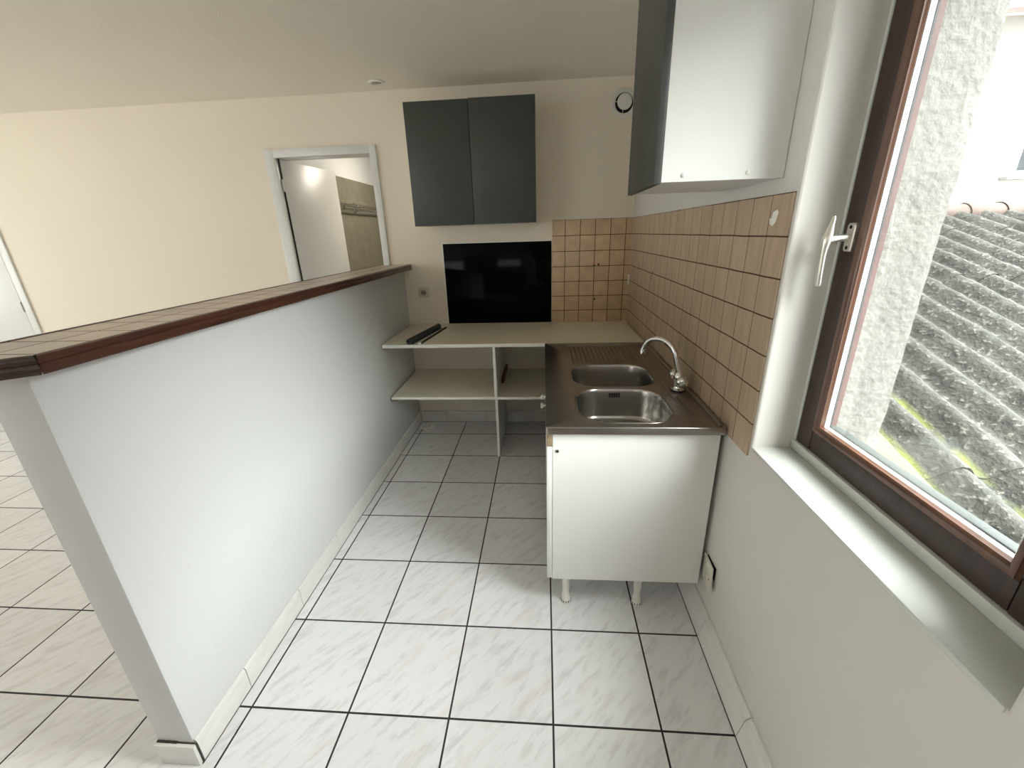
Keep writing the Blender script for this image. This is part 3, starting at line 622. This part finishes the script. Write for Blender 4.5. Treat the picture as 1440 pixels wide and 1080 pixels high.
bm = bmesh.new(); P0, P1 = Vector((0.200, 1.608, 0.8205)), Vector((0.258, 2.075, 0.8205))
add_loft(bm, [[p, p + Vector((0.011, 0, 0)), p + Vector((0.011, 0, 0.008)), p + Vector((0, 0, 0.008))] for p in (P0, P1)]); obj('dark_rail', bm, M_red if False else M_joint, ms)
bm = bmesh.new(); add_loft(bm, [[p + Vector((-0.005, 0, 0)), p + Vector((-0.0005, 0, 0)), p + Vector((-0.0005, 0, 0.006)), p + Vector((-0.005, 0, 0.006))] for p in (P0, P1)])
add_box(bm, 0.192, 0.212, 1.6035, 1.6075, 0.8206, 0.832, 0.002); obj('white_insert', bm, M_edge, ms)

# ------------------------------------------------------------------ sink unit
SKX0, SKX1, SKY0, SKY1, SKZ = 0.980, 1.5795, 0.420, 1.560, 0.8300
sk_ = thing('sink_cabinet', (1.27, 1.0, 0), 'white base cabinet on short legs under the steel sink', 'cabinet')
bm = bmesh.new(); add_box(bm, 1.004, 1.570, 0.440, 0.456, 0.148, 0.8045, 0.0006); spn = obj('side_panel', bm, M_lac, sk_, label='large white side panel facing the camera')
bm = bmesh.new()
add_box(bm, 1.004, 1.570, 1.535, 1.551, 0.148, 0.797); add_box(bm, 1.005, 1.570, 0.456, 1.535, 0.150, 0.166); add_box(bm, 1.562, 1.570, 0.456, 1.535, 0.166, 0.797); add_box(bm, 1.005, 1.562, 0.985, 1.001, 0.166, 0.60)
obj('cabinet_body', bm, M_lac, sk_)
box('front_rail', 0.985, 1.0035, 0.441, 1.551, 0.7450, 0.8035, M_raw, sk_, 0.001, label='bare chipboard front rail')
for ya, yb_, ky in ((0.441, 0.992, 0.94), (0.996, 1.551, 1.05)):
    d_ = box('door', 0.983, 1.0030, ya, yb_, 0.152, 0.7435, M_lac, sk_, 0.001)
    bm = bmesh.new(); add_lathe(bm, [(0.006, 0), (0.005, 0.008), (0.012, 0.016), (0.013, 0.021), (0.008, 0.025)], (0.983, ky, 0.69), (-1, 0, 0), 18); obj('knob', bm, M_plast, d_, smooth=True)
bm = bmesh.new()
add_lathe(bm, [(0.0065, 0), (0.0065, 0.0015), (0.0045, 0.002)], (1.020, 0.4398, 0.727), (0, -1, 0), 16); obj('screw', bm, M_steel, spn, smooth=True)
bm = bmesh.new(); add_lathe(bm, [(0.0028, 0), (0.0028, 0.0005)], (1.020, 0.4377, 0.727), (0, -1, 0), 10); obj('screw', bm, M_hole, spn)
for x, z, r_ in ((1.025, 0.170, 0.0055), (1.415, 0.305, 0.004), (1.42, 0.185, 0.004)):
    bm = bmesh.new(); add_lathe(bm, [(r_, 0), (r_ * 0.9, 0.0012), (r_ * 0.4, 0.002)], (x, 0.4398, z), (0, -1, 0), 14); obj('screw_cap', bm, M_plast, spn, smooth=True)
def leg_bm():
    bm = bmesh.new()
    add_lathe(bm, [(0.0175, 0.150), (0.0175, 0.118), (0.0155, 0.112), (0.0150, 0.075), (0.0125, 0.055), (0.0135, 0.044), (0.0175, 0.026), (0.0200, 0.012), (0.0205, 0.0)], (0, 0, 0), 'Z', 24)
    return bm
lg0 = None
for i, (x, y) in enumerate(((1.062, 0.478), (1.352, 0.478), (1.062, 1.50), (1.352, 1.50))):
    if i == 0: l_ = obj('leg', leg_bm(), M_plast, sk_, smooth=True); lg0 = l_
    else: l_ = lg0.copy(); COL.objects.link(l_); l_.parent = sk_; l_.matrix_parent_inverse = lg0.matrix_parent_inverse.copy()
    l_.location = (x, y, 0)
    bm = bmesh.new()
    for k in range(12):
        a = 2 * PI * k / 12; add_tube(bm, [(x + 0.0198 * math.cos(a), y + 0.0198 * math.sin(a), 0.002), (x + 0.0196 * math.cos(a), y + 0.0196 * math.sin(a), 0.011)], 0.0018, 6)
    f_ = obj('foot_slots', bm, M_black, None); f_.data.transform(Matrix.Translation((-x, -y, 0))); f_.parent = l_

# steel sink top with two bowls
snk = thing('sink', (1.28, 1.0, SKZ), 'stainless steel double-bowl sink top with ribbed drainer on the base cabinet', 'sink')
bowls = [(1.270, 0.622, 0.170, 0.163), (1.280, 0.968, 0.178, 0.158)]
bm = bmesh.new()
outer = rrect((SKX0 + SKX1) / 2, (SKY0 + SKY1) / 2, (SKX1 - SKX0) / 2 - 0.003, (SKY1 - SKY0) / 2 - 0.003, 0.006, SKZ, 4)
edges = []
def ring_edges(pts):
    vs_ = [bm.verts.new(p) for p in pts]; es = [bm.edges.new((vs_[i], vs_[(i + 1) % len(vs_)])) for i in range(len(vs_))]; return vs_, es
ov, oe = ring_edges(outer); edges += oe; hv = []
for cx, cy, hx, hy in bowls:
    v_, e_ = ring_edges(rrect(cx, cy, hx, hy, 0.105, SKZ, 14)); hv.append(v_); edges += e_
bmesh.ops.triangle_fill(bm, use_beauty=True, use_dissolve=False, edges=edges)
# outer lip
prev = ov
cxm, cym = (SKX0 + SKX1) / 2, (SKY0 + SKY1) / 2
for dz, off in ((-0.001, 0.002), (-0.003, 0.003), (-0.027, 0.003), (-0.028, 0.001)):
    pts = rrect(cxm, cym, (SKX1 - SKX0) / 2 - 0.003 + off, (SKY1 - SKY0) / 2 - 0.003 + off, 0.006 + off, SKZ + dz, 4)
    cur = [bm.verts.new(p) for p in pts]
    for i in range(len(cur)):
        j = (i + 1) % len(cur); bm.faces.new((prev[i], prev[j], cur[j], cur[i]))
    prev = cur
# drainer ribs, raised border and drainer outline, all pressed in the sheet
def rib(bm, pts, w, h, n=6):
    pts = [Vector(p) for p in pts]; rings = []
    for i, p in enumerate(pts):
        d = (pts[min(i + 1, len(pts) - 1)] - pts[max(i - 1, 0)]).normalized(); s = d.cross(Vector((0, 0, 1)))
        rings.append([p + s * (w * math.cos(PI * k / n)) + Vector((0, 0, h * math.sin(PI * k / n) - 0.0004)) for k in range(n + 1)])
    add_loft(bm, rings, False, False, closed=False)
for i in range(15):
    x = 1.125 + i * 0.0225; rib(bm, [(x, 1.155, SKZ), (x, 1.17, SKZ), (x, 1.45, SKZ), (x, 1.465, SKZ)], 0.0045, 0.0042)
for off, h in ((0, 0.004),):
    rib(bm, [(1.486, 0.45, SKZ), (1.484, 0.62, SKZ), (1.476, 0.72, SKZ), (1.479, 0.80, SKZ), (1.481, 0.95, SKZ), (1.479, 1.10, SKZ), (1.482, 1.30, SKZ), (1.478, 1.46, SKZ), (1.465, 1.488, SKZ)], 0.005, 0.0035)
rib(bm, [(1.465, 1.488, SKZ), (1.40, 1.497, SKZ), (1.10, 1.497, SKZ)], 0.005, 0.0035)
rib(bm, [(1.562, 0.43, SKZ), (1.562, 1.55, SKZ)], 0.006, 0.005)
rib(bm, [(1.000, 1.537, SKZ), (1.562, 1.537, SKZ)], 0.006, 0.004)
rib(bm, [(1.515, 0.43, SKZ), (1.512, 0.60, SKZ), (1.500, 0.70, SKZ)], 0.004, 0.0025)
for cx, cy, hx, hy in bowls:
    rr = rrect(cx, cy, hx + 0.003, hy + 0.003, 0.108, SKZ, 14); rib(bm, rr + [rr[0]], 0.0035, 0.0022)
obj('sink_top', bm, M_steel, snk, smooth=True)
for cx, cy, hx, hy in bowls:
    bm = bmesh.new()
    prof = [(0, 0), (0.002, -0.003), (0.004, -0.010), (0.008, -0.060), (0.012, -0.112), (0.016, -0.123), (0.023, -0.129), (0.034, -0.132), (0.06, -0.1335)]
    add_loft(bm, [rrect(cx, cy, hx - d, hy - d, max(0.105 - d, 0.02), SKZ + z, 14) for d, z in prof], False, True)
    bw_ = obj('bowl', bm, M_bowl, snk, smooth=True)
    dx, dy = cx - 0.034, cy + 0.092
    zf = SKZ - 0.1325
    bm = bmesh.new(); add_lathe(bm, [(0.044, 0.0005), (0.043, 0.002), (0.036, 0.0012), (0.034, 0.0008)], (dx, dy, zf), 'Z', 28, False); obj('drain_ring', bm, M_chrome, bw_, smooth=True)
    bm = bmesh.new(); add_lathe(bm, [(0.0345, 0.0006), (0.0345, 0.001)], (dx, dy, zf), 'Z', 24); obj('drain_hole', bm, M_hole, bw_)
bm = bmesh.new()
for k in range(5):
    x = 1.246 + k * 0.0095; a0 = 0.0155
    add_box(bm, x, x + 0.006, 0.7740, 0.7800, 0.796, 0.815, 0.001)
obj('overflow_slots', bm, M_hole, snk)

# mixer tap
tp = thing('faucet', (1.520, 0.770, SKZ), 'chrome two-handle mixer tap with curved spout behind the sink bowls', 'tap')
FX, FY = 1.520, 0.770
bm = bmesh.new(); add_lathe(bm, [(0.027, 0.0005), (0.027, 0.006), (0.021, 0.010), (0.0185, 0.014), (0.0185, 0.035), (0.020, 0.040), (0.021, 0.058), (0.018, 0.070), (0.012, 0.078)], (FX, FY, SKZ), 'Z', 28)
add_tube(bm, [(FX, FY - 0.036, SKZ + 0.050), (FX, FY + 0.036, SKZ + 0.050)], 0.0135, 18); obj('tap_body', bm, M_chrome, tp, smooth=True)
bm = bmesh.new(); add_lathe(bm, [(0.0290, 0.0005), (0.0290, 0.0045), (0.0272, 0.005)], (FX, FY, SKZ), 'Z', 28); obj('base_gasket', bm, M_black, tp, smooth=True)
for s in (-1, 1):
    ax = Vector((-0.18 * 1, s * 1.0, 0.10)).normalized(); o_ = Vector((FX, FY + s * 0.036, SKZ + 0.050))
    bm = bmesh.new(); n = 24
    a1 = ax.orthogonal().normalized(); b1 = ax.cross(a1); rings = []
    for r_, h in ((0.010, 0), (0.0165, 0.002), (0.0205, 0.006), (0.0220, 0.012), (0.0225, 0.020), (0.0205, 0.026), (0.016, 0.0295), (0.006, 0.031)):
        rings.append([o_ + ax * h + (a1 * math.cos(2 * PI * i / n) + b1 * math.sin(2 * PI * i / n)) * r_ * (1 + (0.025 if h in (0.012, 0.020) else 0) * math.cos(6 * 2 * PI * i / n)) for i in range(n)])
    add_loft(bm, rings); obj('tap_handle', bm, M_chrome, tp, smooth=True)
pts = [(FX, FY, 0.900), (1.513, 0.777, 0.925), (1.508, 0.780, 0.950), (1.502, 0.786, 0.980), (1.491, 0.798, 1.004), (1.478, 0.812, 1.019), (1.462, 0.830, 1.027), (1.444, 0.850, 1.028), (1.427, 0.870, 1.021), (1.413, 0.886, 1.007), (1.405, 0.894, 0.990), (1.401, 0.898, 0.974)]
bm = bmesh.new(); add_tube(bm, pts, [0.0122] + [0.0110] * 11, 18); obj('spout', bm, M_chrome, tp, smooth=True)
bm = bmesh.new(); add_tube(bm, [(1.401, 0.898, 0.976), (1.400, 0.899, 0.968), (1.399, 0.900, 0.952)], [0.0108, 0.0125, 0.0122], 18); obj('aerator', bm, M_plast_y if False else M_chrome, tp, smooth=True)

# ------------------------------------------------------------------ loose cover plate low on the window wall
cp = thing('cover_plate', (1.575, 0.388, 0.25), 'loose cream junction-box cover hanging off the window wall beside the sink cabinet', 'cover plate')
mt = Matrix.Translation((1.5800, 0.392, 0.252)) @ Matrix.Rotation(math.radians(-6), 4, 'Z') @ Matrix.Rotation(math.radians(-6), 4, 'X')
bm = bmesh.new(); t = bmesh.new()
add_loft(t, [[Vector((-d, p.x, p.y)) for p in rrect(0, 0, 0.050 - s, 0.050 - s, 0.003, 0)] for d, s in ((0, 0), (0.004, 0.0), (0.005, 0.001))]); merge(bm, t, mt); obj('plate', bm, M_plast_y, cp, smooth=True)
bm = bmesh.new(); t = bmesh.new(); add_lathe(t, [(0.011, 0.005), (0.010, 0.009), (0.007, 0.0095), (0.0065, 0.007)], (0, 0.004, -0.022), (-1, 0, 0), 18, False); merge(bm, t, mt); obj('cable_collar', bm, M_plast_y, cp, smooth=True)
for r0, h0, h1, y, z in ((0.0066, 0.0055, 0.0072, 0.004, -0.022), (0.0032, 0.0051, 0.0056, -0.028, -0.010), (0.0026, 0.0051, 0.0056, 0.026, 0.022)):
    bm = bmesh.new(); t = bmesh.new(); add_lathe(t, [(r0, h0), (r0, h1)], (0, y, z), (-1, 0, 0), 14); merge(bm, t, mt); obj('screw_hole', bm, M_hole, cp)
box('wall_box', 1.5866, 1.5878, 0.3545, 0.430, 0.245, 0.300, M_hole, cp)

# tangle of thin cable on the floor in the far corner
bm = bmesh.new(); pts = []
for i in range(150):
    t_ = i / 149; a = t_ * 5.2 * 2 * PI
    pts.append((0.030 + (0.035 + 0.014 * math.sin(a * 0.37)) * math.cos(a) + 0.02 * math.sin(t_ * 9), 2.115 + (0.050 + 0.015 * math.cos(a * 0.6)) * math.sin(a) + 0.015 * math.cos(t_ * 7), 0.004 + 0.010 * t_ + 0.003 * math.sin(a * 2.3)))
add_tube(bm, pts, 0.0034, 6); tag(obj('cable', bm, M_edge, smooth=True), 'small tangle of thin white cable on the floor in the far left kitchen corner', 'cable')

# ------------------------------------------------------------------ outside: neighbouring corrugated roof
ang = math.atan2(0.01682 * 0 + 0.050, 1.0)
sl_y = 0.3361                                    # rise per metre away from the window
E_ = Vector((0.9987, 0.0500, 0)).normalized()
D_ = Vector((-0.0500, 0.9987, 0)); D_ = Vector((D_.x, D_.y, -0.01682 * D_.x + 0.33612 * D_.y)).normalized()
Nn = E_.cross(D_).normalized(); E2 = (D_.cross(Nn)).normalized()
# origin: crest seen at the near seam
P0 = Vector((2.245, 0.386, 0.0)); P0.z = 0.66606 - 0.01682 * P0.x + 0.33612 * P0.y
RM = Matrix.Identity(4)
for r_ in range(3): RM[r_][0] = E2[r_]; RM[r_][1] = D_[r_]; RM[r_][2] = Nn[r_]
RM.translation = P0
roof = thing('corrugated_roof', P0, 'lichen-covered grey corrugated roof below the window', 'roof')
roof.matrix_world = RM
seams = [-3.1, -1.33, 0.0, 1.33, 2.04, 2.34]
xa, xb = -0.130, 7.2
def sheet(v0, v1, k):
    bm = bmesh.new(); nx = int((xb - xa) / PITCH * 14); ny = max(3, int((v1 - v0) / 0.035)); g = []
    fine = k >= 1
    for j in range(ny + 1):
        v = v0 - 0.06 + (v1 + 0.02 - v0 + 0.06) * j / ny; row = []
        for i in range(nx + 1):
            u = xa + (xb - xa) * i / nx
            p = Vector((u * 1.0, v, 0))
            h = 0.026 * math.cos(2 * PI * u / PITCH) - 0.026 + 0.006 * (1 - (j / ny)) 
            h += 0.0045 * noise.noise(Vector((u * 9, v * 9, k))) + 0.0035 * noise.noise(Vector((u * 30, v * 30, k + 4)))
            q = noise.noise(Vector((u * 17 + 9, v * 17, k * 3)))
            if q > 0.42: h += (q - 0.42) * 0.035
            row.append(bm.verts.new((u, v + 0.004 * noise.noise(Vector((u * 12, 0, k))), h)))
        g.append(row)
    for a, b_ in zip(g[:-1], g[1:]):
        for i in range(nx): bm.faces.new((a[i], a[i + 1], b_[i + 1], b_[i]))
    # small down-turned thickness along the lower edge
    low = g[0]; ud = [bm.verts.new(v.co + Vector((0, 0.001, -0.006))) for v in low]
    for i in range(nx): bm.faces.new((low[i + 1], low[i], ud[i], ud[i + 1]))
    me = bpy.data.meshes.new('corrugated_sheet'); bm.to_mesh(me); bm.free(); me.materials.append(M_roof)
    for p in me.polygons: p.use_smooth = True
    me.set_sharp_from_angle(angle=math.radians(50))
    o = bpy.data.objects.new('corrugated_sheet', me); COL.objects.link(o); o.parent = roof
for k in range(len(seams) - 1): sheet(seams[k], seams[k + 1], k)
# half-round clay ridge tiles
for k in range(26):
    bm = bmesh.new(); u = -0.10 + k * 0.265; n = 12
    rings = []
    for du, r_ in ((0, 0.071), (0.02, 0.073), (0.036, 0.0725), (0.038, 0.067), (0.275, 0.064)):
        rings.append([Vector((u + du, 2.42 + r_ * 1.25 * math.cos(PI * i / n), -0.038 + r_ * 1.0 * math.sin(PI * i / n))) for i in range(n + 1)])
    add_loft(bm, rings, False, False, closed=False)
    me = bpy.data.meshes.new('ridge_tile'); bm.to_mesh(me); bm.free(); me.materials.append(M_ridge)
    for p in me.polygons: p.use_smooth = True
    me.set_sharp_from_angle(angle=math.radians(45))
    o = bpy.data.objects.new('ridge_tile', me); COL.objects.link(o); o.parent = roof
# far slope and body of that building
bm = bmesh.new(); add_loft(bm, [[Vector((xa - 0.02, v, z)) for v, z in ((-3.1, -0.07), (2.36, -0.07), (2.46, -0.09), (4.2, -1.8), (3.0, -3.0), (-3.1, -2.2))], [Vector((xb, v, z)) for v, z in ((-3.1, -0.07), (2.36, -0.07), (2.46, -0.09), (4.2, -1.8), (3.0, -3.0), (-3.1, -2.2))]])
me = bpy.data.meshes.new('building_body'); bm.to_mesh(me); bm.free(); me.materials.append(M_rend); o = bpy.data.objects.new('building_body', me); COL.objects.link(o); o.parent = roof

# mortar fillet between outer wall and roof edge, and the outside sill
bm = bmesh.new(); rings = []
for i in range(150):
    y = -3.1 + i * 0.04; x1 = 2.100 + 0.02 * (0.5 - y) * 0 - 0.048 * (y - 0.3) * 1.0 + 0.006 * noise.noise(Vector((y * 9, 0, 0)))
    zr = 0.66606 - 0.01682 * 2.1 + 0.33612 * y
    w = 0.004 * noise.noise(Vector((y * 14, 3, 0)))
    top = zr + 0.012 + w
    rings.append([Vector((WXO + 0.001, y, top + 0.018)), Vector((WXO + 0.06, y, top + 0.012 + w)), Vector((x1 - 0.02, y, top + 0.006)), Vector((x1, y, top - 0.008 + w)), Vector((x1, y, zr - 0.11)), Vector((WXO + 0.001, y, zr - 0.11))])
add_loft(bm, rings)
tag(obj('trim_7', bm, M_mortar, smooth=True), 'yellowish mossy mortar strip between the window wall and the corrugated roof', 'mortar', kind='structure')
bm = bmesh.new()
rings = [[Vector((x, y, z + 0.003 * noise.noise(Vector((x * 30, y * 20, 0))))) for x, z in ((WX1 + 0.004, 0.875), (WX1 + 0.05, 0.862), (WX1 + 0.10, 0.846), (WXO + 0.012, 0.832), (WXO + 0.012, 0.795), (WX1 + 0.004, 0.795))] for y in [-0.43 + 0.02 * i for i in range(35)] + [0.262]]
add_loft(bm, rings)
tag(obj('outer_sill', bm, M_rend, smooth=True), 'rough rendered outside sill under the window', 'sill', kind='structure')

# neighbouring house beyond the ridge
nh = thing('house', (8.0, 5.4, -1.0), 'cream rendered house behind the corrugated roof with a grey window', 'house')
bm = bmesh.new(); add_box(bm, 3.4, 14.0, 5.0, 9.0, -1.5, 3.47); obj('house_wall', bm, M_nbwall, nh)
wn_ = box('window', 6.50, 7.35, 4.985, 4.9995, 1.96, 3.0, M_nbglass, nh)
bm = bmesh.new(); add_box(bm, 6.455, 6.5, 4.975, 4.9995, 1.92, 3.04); add_box(bm, 7.35, 7.4, 4.975, 4.9995, 1.92, 3.04); add_box(bm, 6.5, 7.35, 4.975, 4.9995, 1.92, 1.96); add_box(bm, 6.5, 7.35, 4.975, 4.9995, 3.0, 3.04); add_box(bm, 6.91, 6.94, 4.975, 4.984, 1.96, 3.0); obj('window_frame', bm, M_putty, wn_)
box('window_ledge', 6.36, 7.5, 4.90, 4.9995, 1.865, 1.90, M_zinc, nh)
bm = bmesh.new()
for r_ in range(9):
    add_loft(bm, [[Vector((x, 4.70 + r_ * 0.26, 3.43 + r_ * 0.10)), Vector((x, 5.02 + r_ * 0.26, 3.55 + r_ * 0.10)), Vector((x, 5.02 + r_ * 0.26, 3.50 + r_ * 0.10)), Vector((x, 4.70 + r_ * 0.26, 3.385 + r_ * 0.10))] for x in (5.55, 14.2)])
obj('roof_tiles', bm, M_clay, nh)
